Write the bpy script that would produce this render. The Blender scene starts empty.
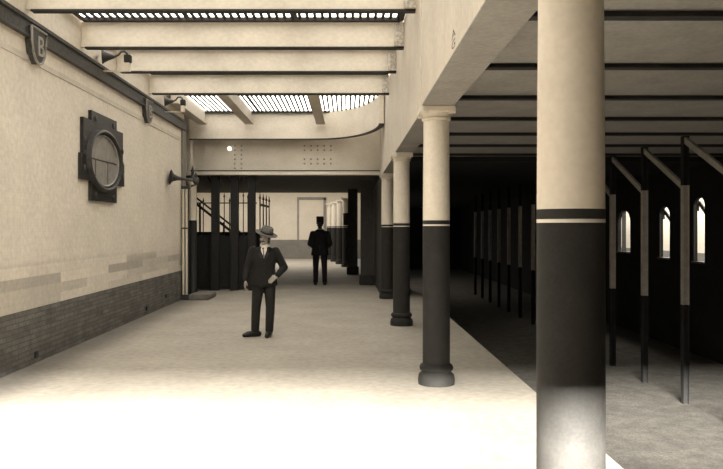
import bpy, bmesh, math, random
from mathutils import Vector, Matrix
random.seed(7)
scene = bpy.context.scene
COL = scene.collection
EYE = 1.62
F = 725.0
PI = math.pi

# ------------------------------------------------------------------ materials
MATS = {}
def sepia(l, warm=1.0):
    return (l, l * (1 - .10 * warm), l * (1 - .25 * warm), 1)

def mat(name, l, rough=.7, var=.10, scale=6.0, fine=.06, warm=1.0, metal=0.0, bump=0.0, stretch=(1, 1, 1)):
    m = bpy.data.materials.new(name); m.use_nodes = True
    nt = m.node_tree; N = nt.nodes; L = nt.links
    b = N['Principled BSDF']
    b.inputs['Roughness'].default_value = rough
    b.inputs['Metallic'].default_value = metal
    b.inputs['Specular IOR Level'].default_value = .3
    tc = N.new('ShaderNodeTexCoord')
    mp = N.new('ShaderNodeMapping'); mp.inputs['Scale'].default_value = stretch
    L.new(tc.outputs['Object'], mp.inputs[0])
    n1 = N.new('ShaderNodeTexNoise'); n1.inputs['Scale'].default_value = scale; n1.inputs['Detail'].default_value = 5
    n2 = N.new('ShaderNodeTexNoise'); n2.inputs['Scale'].default_value = scale * 9; n2.inputs['Detail'].default_value = 3
    L.new(mp.outputs[0], n1.inputs['Vector']); L.new(mp.outputs[0], n2.inputs['Vector'])
    def lin(src, amt):
        r = N.new('ShaderNodeMapRange')
        r.inputs[1].default_value = .3; r.inputs[2].default_value = .7
        r.inputs[3].default_value = 1 - amt; r.inputs[4].default_value = 1 + amt
        L.new(src, r.inputs[0]); return r.outputs[0]
    mu = N.new('ShaderNodeMath'); mu.operation = 'MULTIPLY'
    L.new(lin(n1.outputs[0], var), mu.inputs[0]); L.new(lin(n2.outputs[0], fine), mu.inputs[1])
    mx = N.new('ShaderNodeVectorMath'); mx.operation = 'SCALE'
    mx.inputs[0].default_value = sepia(l, warm)[:3]
    L.new(mu.outputs[0], mx.inputs['Scale'])
    L.new(mx.outputs[0], b.inputs['Base Color'])
    if bump:
        bp = N.new('ShaderNodeBump'); bp.inputs['Strength'].default_value = bump
        L.new(n2.outputs[0], bp.inputs['Height']); L.new(bp.outputs[0], b.inputs['Normal'])
    m['_vec'] = mx.name
    MATS[name] = m
    return m

M_paint = mat('pale_paint', .78, .65, .06, 2.5, .05)
M_beam = mat('beam_paint', .71, .6, .07, 2.0, .06, stretch=(1, 1, 1.5))
M_girder = mat('girder_paint', .63, .6, .07, 2.0, .07)
M_colwhite = mat('column_white', .70, .45, .05, 3, .05)
M_coldark = mat('column_dark', .021, .75, .15, 8, .15, .7)
M_black = mat('iron_black', .018, .55, .2, 10, .1, .5)
M_iron = mat('iron_grey', .05, .5, .2, 12, .15, .6)
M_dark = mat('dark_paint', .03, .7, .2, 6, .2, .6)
M_pier = mat('pier_shaded_paint', .055, .6, .15, 6, .15, .6)  # dark paint with the low ceiling's shade put into the colour
M_cornice = mat('cornice_faience', .05, .5, .45, 22, .35, .5)
M_plaque = mat('plaque_faience', .022, .4, .45, 18, .4, .5)
M_plaqueface = mat('plaque_face', .25, .4, .22, 10, .2, .7)
M_ring = mat('plaque_ring', .045, .35, .25, 16, .2, .5)
M_letter = mat('letter_glaze', .34, .4, .1, 10, .1, .8)
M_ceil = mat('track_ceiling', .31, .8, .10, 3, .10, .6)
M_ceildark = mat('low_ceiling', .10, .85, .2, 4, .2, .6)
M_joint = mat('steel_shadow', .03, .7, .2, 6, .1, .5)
M_ballast = mat('track_bed', .11, .95, .25, 5, .3, .9)
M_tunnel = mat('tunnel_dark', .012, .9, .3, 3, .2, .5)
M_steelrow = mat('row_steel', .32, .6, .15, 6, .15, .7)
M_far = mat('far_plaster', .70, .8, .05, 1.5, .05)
M_fardado = mat('far_dado', .22, .8, .12, 3, .1, .7)
M_grey = mat('grey_paint', .28, .6, .12, 6, .1, .8)
M_gusset = mat('gusset_paint', .55, .6, .3, 30, .2, .8)
M_rivet = mat('rivet_paint', .36, .6, .1, 6, .1, .8)
M_stone = mat('stone', .20, .85, .15, 8, .15, .8)
M_suit = mat('suit_cloth', .013, .9, .15, 30, .2, .6)
M_trouser = mat('trouser_cloth', .018, .9, .15, 30, .2, .6)
M_uniform = mat('uniform_cloth', .008, .95, .15, 30, .2, .4)
M_felt = mat('felt_hat', .10, .9, .12, 30, .1, .8)
M_band = mat('hat_band', .02, .7, .1, 30, .1, .5)
M_skin = mat('skin', .30, .6, .06, 20, .04, 1.0)
M_hair = mat('hair', .02, .7, .1, 60, .2, .6)
M_linen = mat('linen', .72, .8, .03, 20, .03, .8)
M_shoe = mat('shoe_leather', .015, .35, .1, 20, .1, .6)
M_eye = mat('eye_dark', .03, .3, .05, 20, .05, .5)
M_lip = mat('lip', .20, .6, .05, 20, .05, 1.0)
M_copper = mat('lamp_metal', .035, .4, .1, 20, .1, .6)
M_brown = mat('stain', .15, .8, .2, 20, .1, .8)

def emit(name, col, s):
    m = bpy.data.materials.new(name); m.use_nodes = True
    nt = m.node_tree; nt.nodes.clear()
    o = nt.nodes.new('ShaderNodeOutputMaterial'); e = nt.nodes.new('ShaderNodeEmission')
    e.inputs[0].default_value = col; e.inputs[1].default_value = s
    nt.links.new(e.outputs[0], o.inputs[0]); return m
SKY_L = 5.5
M_glass = emit('daylit_vault_glass', (1, .95, .86, 1), SKY_L)
M_bulb = emit('bulb_glow', (1, .93, .8, 1), 1.6)

# left wall: pale glazed tile with repaired patches low down
def wall_material():
    m = mat('glazed_tile_wall', .76, .55, .06, 1.6, .09)
    nt = m.node_tree; N = nt.nodes; L = nt.links
    b = N['Principled BSDF']; src = N[m['_vec']].outputs[0]
    tc = N.new('ShaderNodeTexCoord'); sp = N.new('ShaderNodeSeparateXYZ'); L.new(tc.outputs['Object'], sp.inputs[0])
    cb = N.new('ShaderNodeCombineXYZ'); L.new(sp.outputs['Y'], cb.inputs[0]); L.new(sp.outputs['Z'], cb.inputs[1])
    def brick(scale, w, h, mortar, c2):
        t = N.new('ShaderNodeTexBrick'); t.inputs['Scale'].default_value = scale
        t.inputs['Brick Width'].default_value = w; t.inputs['Row Height'].default_value = h
        t.inputs['Mortar Size'].default_value = mortar
        t.inputs['Color1'].default_value = (1, 1, 1, 1); t.inputs['Color2'].default_value = (c2, c2, c2, 1)
        t.inputs['Mortar'].default_value = (.93, .93, .93, 1)
        L.new(cb.outputs[0], t.inputs['Vector']); return t
    patch = brick(1, 1.9, .13, 0, .52)
    patch.inputs['Bias'].default_value = -.15
    tile = brick(1, .15, .075, .004, .96)
    mr = N.new('ShaderNodeMapRange'); mr.interpolation_type = 'SMOOTHSTEP'
    mr.inputs[1].default_value = 1.28; mr.inputs[2].default_value = 1.05; L.new(sp.outputs['Z'], mr.inputs[0])
    mix = N.new('ShaderNodeMix'); mix.data_type = 'RGBA'
    L.new(mr.outputs[0], mix.inputs[0]); mix.inputs[6].default_value = (1, 1, 1, 1); L.new(patch.outputs[0], mix.inputs[7])
    v1 = N.new('ShaderNodeVectorMath'); v1.operation = 'MULTIPLY'; L.new(src, v1.inputs[0]); L.new(mix.outputs[2], v1.inputs[1])
    v2 = N.new('ShaderNodeVectorMath'); v2.operation = 'MULTIPLY'; L.new(v1.outputs[0], v2.inputs[0]); L.new(tile.outputs[0], v2.inputs[1])
    L.new(v2.outputs[0], b.inputs['Base Color'])
    return m
M_wall = wall_material()

def wainscot_material():
    m = mat('dark_brick_wainscot', .14, .7, .22, 4, .2, .7)
    nt = m.node_tree; N = nt.nodes; L = nt.links
    b = N['Principled BSDF']; src = N[m['_vec']].outputs[0]
    tc = N.new('ShaderNodeTexCoord'); sp = N.new('ShaderNodeSeparateXYZ'); L.new(tc.outputs['Object'], sp.inputs[0])
    cb = N.new('ShaderNodeCombineXYZ'); L.new(sp.outputs['Y'], cb.inputs[0]); L.new(sp.outputs['Z'], cb.inputs[1])
    t = N.new('ShaderNodeTexBrick'); t.inputs['Scale'].default_value = 1
    t.inputs['Brick Width'].default_value = .3; t.inputs['Row Height'].default_value = .06
    t.inputs['Mortar Size'].default_value = .006
    t.inputs['Color1'].default_value = (1.15,) * 3 + (1,); t.inputs['Color2'].default_value = (.75,) * 3 + (1,)
    t.inputs['Mortar'].default_value = (.6,) * 3 + (1,)
    L.new(cb.outputs[0], t.inputs['Vector'])
    v = N.new('ShaderNodeVectorMath'); v.operation = 'MULTIPLY'; L.new(src, v.inputs[0]); L.new(t.outputs[0], v.inputs[1])
    L.new(v.outputs[0], b.inputs['Base Color']); return m
M_wains = wainscot_material()

def floor_material():
    m = mat('cement_floor', .33, .85, .10, 1.3, .12)
    nt = m.node_tree; N = nt.nodes; L = nt.links
    b = N['Principled BSDF']; src = N[m['_vec']].outputs[0]
    tc = N.new('ShaderNodeTexCoord'); sp = N.new('ShaderNodeSeparateXYZ'); L.new(tc.outputs['Object'], sp.inputs[0])
    # floor darker along the left wall
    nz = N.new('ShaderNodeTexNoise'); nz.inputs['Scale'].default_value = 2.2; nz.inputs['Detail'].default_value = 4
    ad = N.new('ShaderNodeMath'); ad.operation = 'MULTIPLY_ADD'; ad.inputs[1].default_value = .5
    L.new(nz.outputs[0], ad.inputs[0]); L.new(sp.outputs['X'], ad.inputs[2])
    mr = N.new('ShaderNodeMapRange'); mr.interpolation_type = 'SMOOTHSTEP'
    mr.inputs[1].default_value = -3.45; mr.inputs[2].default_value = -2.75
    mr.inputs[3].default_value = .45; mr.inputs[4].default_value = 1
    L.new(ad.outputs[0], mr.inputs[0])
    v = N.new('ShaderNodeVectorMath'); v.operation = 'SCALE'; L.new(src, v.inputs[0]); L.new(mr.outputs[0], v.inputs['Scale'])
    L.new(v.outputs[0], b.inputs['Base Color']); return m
M_floor = floor_material()

# ------------------------------------------------------------------ helpers
def smooth_mesh(me, ang=40):
    for p in me.polygons: p.use_smooth = True
    try: me.set_sharp_from_angle(angle=math.radians(ang))
    except Exception: pass

def link(name, bm, m, parent=None, smooth=True, loc=None):
    me = bpy.data.meshes.new(name)
    bmesh.ops.recalc_face_normals(bm, faces=bm.faces)
    bm.to_mesh(me); bm.free()
    if smooth: smooth_mesh(me)
    o = bpy.data.objects.new(name, me); COL.objects.link(o)
    for x in (m if isinstance(m, (list, tuple)) else [m]): me.materials.append(x)
    if parent is not None: o.parent = parent
    if loc is not None: o.location = loc
    return o

def tag(o, label, cat, group=None):
    o['label'] = label; o['category'] = cat
    if group: o['group'] = group
    return o

def thing(name, label, cat, loc=(0, 0, 0), group=None, rz=0):
    o = bpy.data.objects.new(name, None); COL.objects.link(o)
    o.empty_display_size = .1
    o.location = loc; o.rotation_euler = (0, 0, rz)
    return tag(o, label, cat, group)

def struct(o): o['kind'] = 'structure'; return o

def box(bm, a, b, bev=0.0):
    x0, x1 = sorted((a[0], b[0])); y0, y1 = sorted((a[1], b[1])); z0, z1 = sorted((a[2], b[2]))
    vs = [bm.verts.new(c) for c in ((x0, y0, z0), (x1, y0, z0), (x1, y1, z0), (x0, y1, z0), (x0, y0, z1), (x1, y0, z1), (x1, y1, z1), (x0, y1, z1))]
    fs = [bm.faces.new([vs[i] for i in f]) for f in ((0, 3, 2, 1), (4, 5, 6, 7), (0, 1, 5, 4), (1, 2, 6, 5), (2, 3, 7, 6), (3, 0, 4, 7))]
    if bev:
        es = list({e for f in fs for e in f.edges})
        bmesh.ops.bevel(bm, geom=es, offset=bev, segments=2, affect='EDGES')
    return vs

def lathe(bm, prof, n=32, c=(0, 0, 0), axis=None):
    """prof: list of (r, t) along axis (default +Z)."""
    R = Matrix.Identity(3)
    if axis is not None: R = Vector((0, 0, 1)).rotation_difference(Vector(axis).normalized()).to_matrix()
    c = Vector(c); rings = []
    for r, t in prof:
        rings.append([bm.verts.new(c + R @ Vector((r * math.cos(2 * PI * k / n), r * math.sin(2 * PI * k / n), t))) for k in range(n)])
    for A, B in zip(rings, rings[1:]):
        for k in range(n):
            bm.faces.new((A[k], A[(k + 1) % n], B[(k + 1) % n], B[k]))
    bm.faces.new(rings[0][::-1]); bm.faces.new(rings[-1])

def loft(bm, rings, n=24):
    """rings: (x,y,z,rx,ry) ellipses stacked along z."""
    RR = []
    for x, y, z, rx, ry in rings:
        RR.append([bm.verts.new((x + rx * math.cos(2 * PI * k / n), y + ry * math.sin(2 * PI * k / n), z)) for k in range(n)])
    for A, B in zip(RR, RR[1:]):
        for k in range(n): bm.faces.new((A[k], A[(k + 1) % n], B[(k + 1) % n], B[k]))
    bm.faces.new(RR[0][::-1]); bm.faces.new(RR[-1])

def capsule(bm, p, q, r1, r2, n=14):
    p = Vector(p); q = Vector(q); d = q - p; Ln = d.length
    prof = []
    for k in range(0, 5):
        a = -PI / 2 + (PI / 2) * k / 5 + .06
        prof.append((max(r1 * math.cos(a), 1e-4), r1 * math.sin(a)))
    prof.append((r1, 0)); prof.append((r2, Ln))
    for k in range(1, 6):
        a = (PI / 2) * k / 5 - .03
        prof.append((max(r2 * math.cos(a), 1e-4), Ln + r2 * math.sin(a)))
    lathe(bm, prof, n, p, d)

def ellipsoid(bm, c, r, rot=None):
    M = Matrix.Translation(Vector(c))
    if rot: M = M @ rot.to_4x4()
    M = M @ Matrix.Diagonal((*r, 1))
    bmesh.ops.create_uvsphere(bm, u_segments=18, v_segments=12, radius=1, matrix=M)

def tube(bm, pts, r, n=10):
    pts = [Vector(p) for p in pts]; rings = []
    for i, p in enumerate(pts):
        d = (pts[min(i + 1, len(pts) - 1)] - pts[max(i - 1, 0)]).normalized()
        up = Vector((0, 0, 1)) if abs(d.z) < .95 else Vector((1, 0, 0))
        u = d.cross(up).normalized(); v = d.cross(u)
        rr = r[i] if isinstance(r, (list, tuple)) else r
        rings.append([bm.verts.new(p + rr * (math.cos(2 * PI * k / n) * u + math.sin(2 * PI * k / n) * v)) for k in range(n)])
    for A, B in zip(rings, rings[1:]):
        for k in range(n): bm.faces.new((A[k], A[(k + 1) % n], B[(k + 1) % n], B[k]))
    bm.faces.new(rings[0][::-1]); bm.faces.new(rings[-1])

def bar(bm, p, q, w, h):
    """rectangular bar from p to q; w sideways, h in the other direction."""
    p = Vector(p); q = Vector(q); d = (q - p).normalized()
    up = Vector((0, 0, 1)) if abs(d.z) < .95 else Vector((0, 1, 0))
    u = d.cross(up).normalized() * w / 2; v = u.cross(d).normalized() * h / 2
    A = [bm.verts.new(p + s * u + t * v) for s, t in ((-1, -1), (1, -1), (1, 1), (-1, 1))]
    B = [bm.verts.new(q + s * u + t * v) for s, t in ((-1, -1), (1, -1), (1, 1), (-1, 1))]
    for k in range(4): bm.faces.new((A[k], A[(k + 1) % 4], B[(k + 1) % 4], B[k]))
    bm.faces.new(A[::-1]); bm.faces.new(B)

def rivet(bm, c, axis, r=.014):
    R = Vector((0, 0, 1)).rotation_difference(Vector(axis).normalized()).to_matrix()
    lathe(bm, [(r, -.002), (r * .8, r * .5), (r * .3, r * .8)], 8, c, axis)

def dup(root, loc, label=None):
    r = root.copy(); COL.objects.link(r); r.location = loc
    if label: r['label'] = label
    for ch in list(root.children):
        c = ch.copy(); COL.objects.link(c); c.parent = r
        for g in list(ch.children):
            d = g.copy(); COL.objects.link(d); d.parent = c
    return r

def rebuild(name, bm, m, parent, voxel, iters=4, fac=.5):
    """union of overlapping closed shapes -> one continuous surface."""
    bmesh.ops.recalc_face_normals(bm, faces=bm.faces)
    me = bpy.data.meshes.new(name); bm.to_mesh(me); bm.free()
    o = bpy.data.objects.new(name, me); COL.objects.link(o)
    r = o.modifiers.new('r', 'REMESH'); r.mode = 'VOXEL'; r.voxel_size = voxel
    s = o.modifiers.new('s', 'SMOOTH'); s.iterations = iters; s.factor = fac
    bpy.context.view_layer.update()
    dg = bpy.context.evaluated_depsgraph_get()
    me2 = bpy.data.meshes.new_from_object(o.evaluated_get(dg))
    o.modifiers.clear(); o.data = me2; me2.name = name
    bpy.data.meshes.remove(me)
    me2.materials.clear(); me2.materials.append(m)
    for p in me2.polygons: p.use_smooth = True
    o.parent = parent
    return o

def text_mesh(name, body, size, m, parent, M, extrude=.006):
    cu = bpy.data.curves.new(name, 'FONT'); cu.body = body; cu.size = size; cu.extrude = extrude
    cu.align_x = 'CENTER'; cu.align_y = 'CENTER'
    o = bpy.data.objects.new(name, cu); COL.objects.link(o)
    bpy.context.view_layer.update()
    dg = bpy.context.evaluated_depsgraph_get()
    me = bpy.data.meshes.new_from_object(o.evaluated_get(dg))
    COL.objects.unlink(o); bpy.data.objects.remove(o); bpy.data.curves.remove(cu)
    me.transform(M); me.materials.append(m)
    o = bpy.data.objects.new(name, me); COL.objects.link(o); o.parent = parent
    return o

XL = -3.75                       # left wall plane
ZB = EYE + 2.53                  # underside of the roof beams
ZT = EYE + 2.90                  # top of the roof beams
ZG = EYE + 1.25                  # underside of the colonnade girder
ZC = EYE + 1.44                  # track ceiling
Y_END = 16.7

# ------------------------------------------------------------------ setting
bm = bmesh.new()
pts = [(XL - .3, -4.1), (1.86, -4.1), (1.86, 17), (1.55, 21), (1.1, 26), (.5, 31), (-.1, 38.2), (-9, 38.2), (-9, 16.9), (XL - .3, 16.9)]
top = [bm.verts.new((x, y, 0)) for x, y in pts]; bot = [bm.verts.new((x, y, -.25)) for x, y in pts]
bm.faces.new(top); bm.faces.new(bot[::-1])
for k in range(len(pts)): bm.faces.new((top[k], bot[k], bot[(k + 1) % len(pts)], top[(k + 1) % len(pts)]))
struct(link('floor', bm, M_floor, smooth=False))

bm = bmesh.new(); box(bm, (1.66, -4.1, -1.3), (1.8, 38, -.25)); struct(link('trim_platform_face', bm, M_tunnel, smooth=False))
bm = bmesh.new(); box(bm, (-.5, -4.1, -1.35), (9.6, 48, -1.1)); struct(link('floor_track_bed', bm, M_ballast, smooth=False))

bm = bmesh.new(); box(bm, (XL - .3, -4.1, .66), (XL, Y_END, 4.75)); struct(link('wall_left', bm, M_wall, smooth=False))
bm = bmesh.new(); box(bm, (XL - .3, -4.1, 0), (XL + .012, Y_END, .655), .006); struct(link('baseboard_left', bm, M_wains, smooth=False))

# cornice band of the left wall, with its return down the wall end
bm = bmesh.new()
h0, h1 = EYE + 2.235, EYE + 2.435
box(bm, (XL + .002, -4.1, h0), (XL + .05, Y_END, h1)); box(bm, (XL + .002, -4.1, h1 - .03), (XL + .075, Y_END, h1 + .012))
box(bm, (XL + .002, -4.1, h0 - .01), (XL + .066, Y_END, h0 + .022))
struct(link('trim_cornice', bm, M_cornice, smooth=False))
bm = bmesh.new(); box(bm, (XL - .28, Y_END - .32, EYE + .95), (XL + .04, Y_END + .004, h0 - .012))
struct(link('trim_wall_end', bm, mat('end_pilaster', .20, .6, .12, 6, .1, .8), smooth=False))
# thin darker strip standing in for the moulding shadow below the cornice
bm = bmesh.new(); box(bm, (XL + .001, -4.1, EYE + 1.96), (XL + .010, Y_END - .35, EYE + 2.03)); struct(link('trim_shade_strip', bm, mat('strip_shade', .60, .6, .1, 4, .1), smooth=False))

# roof over the hall
bm = bmesh.new(); box(bm, (XL - .3, -4.1, ZT + .16), (1.2, 19.4, ZT + .3)); box(bm, (-9.2, 16.5, ZT + .16), (XL - .3, 19.4, ZT + .3)); struct(link('ceiling', bm, M_paint, smooth=False))
# track ceiling slab, right dark wall
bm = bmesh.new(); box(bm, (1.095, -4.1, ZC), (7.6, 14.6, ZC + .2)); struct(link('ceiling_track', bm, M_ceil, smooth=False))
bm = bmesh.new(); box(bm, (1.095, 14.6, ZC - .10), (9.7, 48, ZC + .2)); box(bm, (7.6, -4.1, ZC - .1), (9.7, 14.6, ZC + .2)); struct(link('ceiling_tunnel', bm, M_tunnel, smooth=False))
# low ceiling of the passage, then the higher far bay
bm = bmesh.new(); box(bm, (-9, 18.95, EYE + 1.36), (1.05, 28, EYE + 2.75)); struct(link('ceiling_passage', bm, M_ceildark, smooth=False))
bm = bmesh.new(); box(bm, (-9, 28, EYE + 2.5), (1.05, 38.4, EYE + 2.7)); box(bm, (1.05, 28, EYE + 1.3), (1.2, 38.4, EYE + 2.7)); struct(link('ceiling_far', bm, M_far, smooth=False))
bm = bmesh.new(); box(bm, (-9, 38.2, 1.0), (1.6, 38.5, EYE + 2.6)); struct(link('wall_far', bm, M_far, smooth=False))
bm = bmesh.new(); box(bm, (-9, 38.15, 0), (1.6, 38.5, 1.0)); struct(link('baseboard_far', bm, M_fardado, smooth=False))
bm = bmesh.new(); box(bm, (-9.2, 16.9, 0), (-9, 38.5, EYE + 2.7)); struct(link('wall_passage', bm, M_far, smooth=False))
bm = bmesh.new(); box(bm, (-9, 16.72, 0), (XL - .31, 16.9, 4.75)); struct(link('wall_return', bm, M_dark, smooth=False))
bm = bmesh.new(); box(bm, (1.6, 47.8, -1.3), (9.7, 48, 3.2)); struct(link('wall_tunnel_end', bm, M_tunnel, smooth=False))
# unseen rear wall; its slit is added to shape the strip light
LZ = 2.28
bm = bmesh.new(); box(bm, (XL - .3, -4.3, LZ), (9.7, -4.1, 5.0)); box(bm, (XL - .3, -4.3, -1.3), (9.7, -4.1, 1.84)); struct(link('wall_rear', bm, M_paint, smooth=False))
# far door panel on the far wall
bm = bmesh.new()
for a, b in (((-2.62, 38.14, 1.0), (-2.52, 38.19, 3.2)), ((-1.24, 38.12, 1.0), (-1.10, 38.19, 3.2)), ((-2.62, 38.12, 3.1), (-1.10, 38.19, 3.24))): box(bm, a, b)
d = struct(link('door_1', bm, M_grey, smooth=False))
bm = bmesh.new(); box(bm, (-2.52, 38.15, 1.0), (-1.24, 38.18, 3.1)); link('door_leaf', bm, M_far, d, smooth=False)

# right dark wall with three arched openings onto a lit passage
XR = 7.5
def arch_wall():
    wins = [(16.85, 17.43, .92, 2.13), (15.2, 15.72, .90, 2.28), (19.2, 20.1, .98, 2.1)]
    wins.sort()
    bm = bmesh.new()
    z0, z1 = -1.3, 3.0
    ys = -4.1
    for y0, y1, a, b in wins:
        box(bm, (XR, ys, z0), (XR + .1, y0, z1)); ys = y1
        box(bm, (XR, y0, z0), (XR + .1, y1, a))
        r = (y1 - y0) / 2; cy = (y0 + y1) / 2; n = 10
        for k in range(n):
            t0 = PI - PI * k / n; t1 = PI - PI * (k + 1) / n
            ya, za = cy + r * math.cos(t0), b - r * .7 + r * .7 * math.sin(t0)
            yb, zb = cy + r * math.cos(t1), b - r * .7 + r * .7 * math.sin(t1)
            f = [bm.verts.new(c) for c in ((XR, ya, za), (XR, yb, zb), (XR, yb, z1), (XR, ya, z1), (XR + .1, ya, za), (XR + .1, yb, zb), (XR + .1, yb, z1), (XR + .1, ya, z1))]
            for q in ((0, 3, 2, 1), (4, 5, 6, 7), (0, 1, 5, 4), (1, 2, 6, 5), (2, 3, 7, 6), (3, 0, 4, 7)): bm.faces.new([f[i] for i in q])
    box(bm, (XR, ys, z0), (XR + .1, 48, z1))
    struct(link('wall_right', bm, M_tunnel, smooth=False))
    for i, (y0, y1, a, b) in enumerate(wins):
        bm = bmesh.new()
        r = (y1 - y0) / 2; cy = (y0 + y1) / 2
        path = [(XR + .03, y0 + .02, a)] + [(XR + .03, cy + (r - .02) * math.cos(PI - PI * k / 12), b - r * .7 + r * .68 * math.sin(PI * k / 12)) for k in range(13)] + [(XR + .03, y1 - .02, a)]
        tube(bm, path, .009, 6)
        box(bm, (XR - .03, y0 - .02, a - .04), (XR + .12, y1 + .02, a + .004))
        w = struct(link('window_%d' % (i + 1), bm, M_iron))
        bm = bmesh.new()
        if i == 2: bar(bm, (XR + .03, cy + .06, a), (XR + .03, cy + .06, b), .10, .03)
        else: bar(bm, (XR + .04, y0 + .03, b - .33), (XR + .04, cy + .05, b - .12), .03, .09); bar(bm, (XR + .03, cy + .08, b - .3), (XR + .03, cy + .08, b), .03, .03)
        link('window_bar', bm, M_iron, w, smooth=False)
arch_wall()
bm = bmesh.new(); box(bm, (9.5, -4.1, .95), (9.7, 48, 3.0)); struct(link('wall_opposite', bm, M_far, smooth=False))
bm = bmesh.new(); box(bm, (9.46, -4.1, -1.3), (9.7, 48, .95)); struct(link('baseboard_opposite', bm, M_fardado, smooth=False))

# ------------------------------------------------------------------ roof beams
def roof_beam(y, label, x1=.80):
    t = thing('roof_beam', label, 'beam', (0, y, ZB), 'pale roof beams across the hall')
    bm = bmesh.new(); H = ZT - ZB
    box(bm, (XL + .004, -.035, .022), (x1, .035, H))
    link('web', bm, M_beam, t, smooth=False)
    bm = bmesh.new(); box(bm, (XL + .06, -.055, 0), (x1, .055, .022)); link('flange', bm, M_joint, t, smooth=False)
    bm = bmesh.new()
    box(bm, (x1 - .14, -.075, .04), (x1 - .005, -.052, H - .02)); box(bm, (x1 - .14, -.075, .02), (x1, -.12, .045))
    for k in range(4):
        rivet(bm, (x1 - .09, -.075, .09 + .08 * k), (0, -1, 0), .018)
        rivet(bm, (x1 - .04, -.075, .12 + .08 * k), (0, -1, 0), .018)
    link('gusset', bm, M_gusset, t)
    return t
roof_beam(8.5, 'nearest pale roof beam cut off by the top edge of the photo')
roof_beam(10.25, 'pale roof beam just behind the narrow front strip of skylight')
roof_beam(11.83, 'middle pale roof beam level with the nearer gooseneck lamp')
roof_beam(13.75, 'farthest straight roof beam, directly in front of the slanting-barred skylight')

# curved beam round the corner of the roof opening
bm = bmesh.new()
path = [(-4.0, 18.4), (-2.5, 18.4), (-1.0, 18.38)] + [(-.7 + 1.45 * math.sin(a), 18.36 - 2.7 * (1 - math.cos(a))) for a in [PI / 2 * k / 12 for k in range(1, 13)]]
def ribbon(bm, path, off0, off1, z0, z1):
    n = len(path); A = []
    for i, (x, y) in enumerate(path):
        d = Vector(path[min(i + 1, n - 1)]) - Vector(path[max(i - 1, 0)]); d.normalize(); nn = Vector((-d.y, d.x))
        p = Vector((x, y)); a = p + nn * off0; b = p + nn * off1
        A.append([bm.verts.new(c) for c in ((a.x, a.y, z0), (b.x, b.y, z0), (b.x, b.y, z1), (a.x, a.y, z1))])
    for P, Q in zip(A, A[1:]):
        for k in range(4): bm.faces.new((P[k], P[(k + 1) % 4], Q[(k + 1) % 4], Q[k]))
    bm.faces.new(A[0][::-1]); bm.faces.new(A[-1])
t = thing('curved_beam', 'curved pale beam bending round the corner of the skylight opening', 'beam', (0, 0, 0))
ribbon(bm, path, -.05, .05, EYE + 2.26, EYE + 3.02); link('web', bm, M_beam, t)
bm = bmesh.new(); ribbon(bm, path, -.055, .055, EYE + 2.24, EYE + 2.262); link('flange', bm, M_iron, t)

# ribs along the skylight
for X, lab in ((-2.45, 'skylight rib sloping down between the left and middle glass panels'), (-.66, 'skylight rib sloping down at the right-hand glass panel'), (-3.62, 'skylight rib against the left wall end')):
    bm = bmesh.new()
    ya = 13.82 if X > -3 else 15.1
    box(bm, (X - .05, ya, EYE + 2.66), (X + .05, 18.2, EYE + 2.97)); box(bm, (X - .11, ya, EYE + 2.6), (X + .11, 18.2, EYE + 2.64))
    tag(link('skylight_rib', bm, M_girder, smooth=False), lab, 'rib', 'ribs under the skylight')

# vault-light skylights, one bay each
def skylight(i, y0, y1, z=ZT - .005, x0=XL + .05, x1=.78, pitch=.105, cross=None):
    bm = bmesh.new(); box(bm, (x0, y0, z + .05), (x1, y1 - .045, z + .07)); g = struct(link('window_%d' % i, bm, M_glass, smooth=False))
    bm = bmesh.new()
    n = int((x1 - x0) / pitch)
    for k in range(n + 1):
        xx = x0 + k * pitch; box(bm, (xx - .021, y0, z + .025), (xx + .021, y1 - .045, z + .045))
    link('bars', bm, M_joint, g, smooth=False)
    bm = bmesh.new()
    for yy, hw in [(y0 + .015, .015), (y1 + .002, .044)] + [(c, .02) for c in (cross or [])]: box(bm, (x0, yy - hw, z + .0), (x1, yy + hw, z + (.08 if hw == .044 else .045)))
    for xx in (x0 + .02, x0 + (x1 - x0) / 3, x0 + (x1 - x0) * 2 / 3, x1 - .02): box(bm, (xx - .03, y0 + .031, z + .0), (xx + .03, y1 - .05, z + .024))
    link('frame', bm, M_joint, g, smooth=False)
bays = [(-1.0, .5), (.6, 2.3), (2.4, 5.4), (5.5, 8.40), (8.6, 10.16), (10.34, 11.74), (11.92, 13.66)]  # all but the front strip are unseen panels added for light
for i, (a, b) in enumerate(bays): skylight(4 + i, a, b)
skylight(12, 13.84, 18.3, ZT, cross=[15.9])

# ------------------------------------------------------------------ riveted cross girder (end of the hall)
GY = 18.75
t = thing('cross_girder', 'deep pale riveted girder across the hall end above the dark passage', 'girder', (0, GY, 0))
bm = bmesh.new(); box(bm, (-4.3, 0, EYE + 1.36), (1.05, .1, EYE + 2.9)); gp = link('plate', bm, M_beam, t, smooth=False)
bm = bmesh.new(); box(bm, (-4.0, -.24, EYE + 1.36), (1.0, .16, EYE + 1.45)); link('lower_flange', bm, M_colwhite, t, smooth=False)
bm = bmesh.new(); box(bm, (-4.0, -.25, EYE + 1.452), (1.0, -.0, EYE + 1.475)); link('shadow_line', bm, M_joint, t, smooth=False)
for X, n in ((-2.9, 2), (-1.1, 5)):
    for k in range(n):
        for j in range(6):
            if n == 5 and (k * 3 + j) % 3 == 0: continue
            bm = bmesh.new(); rivet(bm, (X + k * .17, 0, EYE + 1.55 + j * .115), (0, -1, 0), .026); link('rivet', bm, M_rivet, gp)
bm = bmesh.new(); lathe(bm, [(.02, 0), (.05, .03), (.062, .07), (.05, .12), (.02, .14)], 14, (0, 0, 0), (0, -1, -.3))
t = thing('light_bulb', 'bare glowing light bulb on the face of the riveted girder', 'light bulb', (-3.02, GY - .045, EYE + 2.06))
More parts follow.
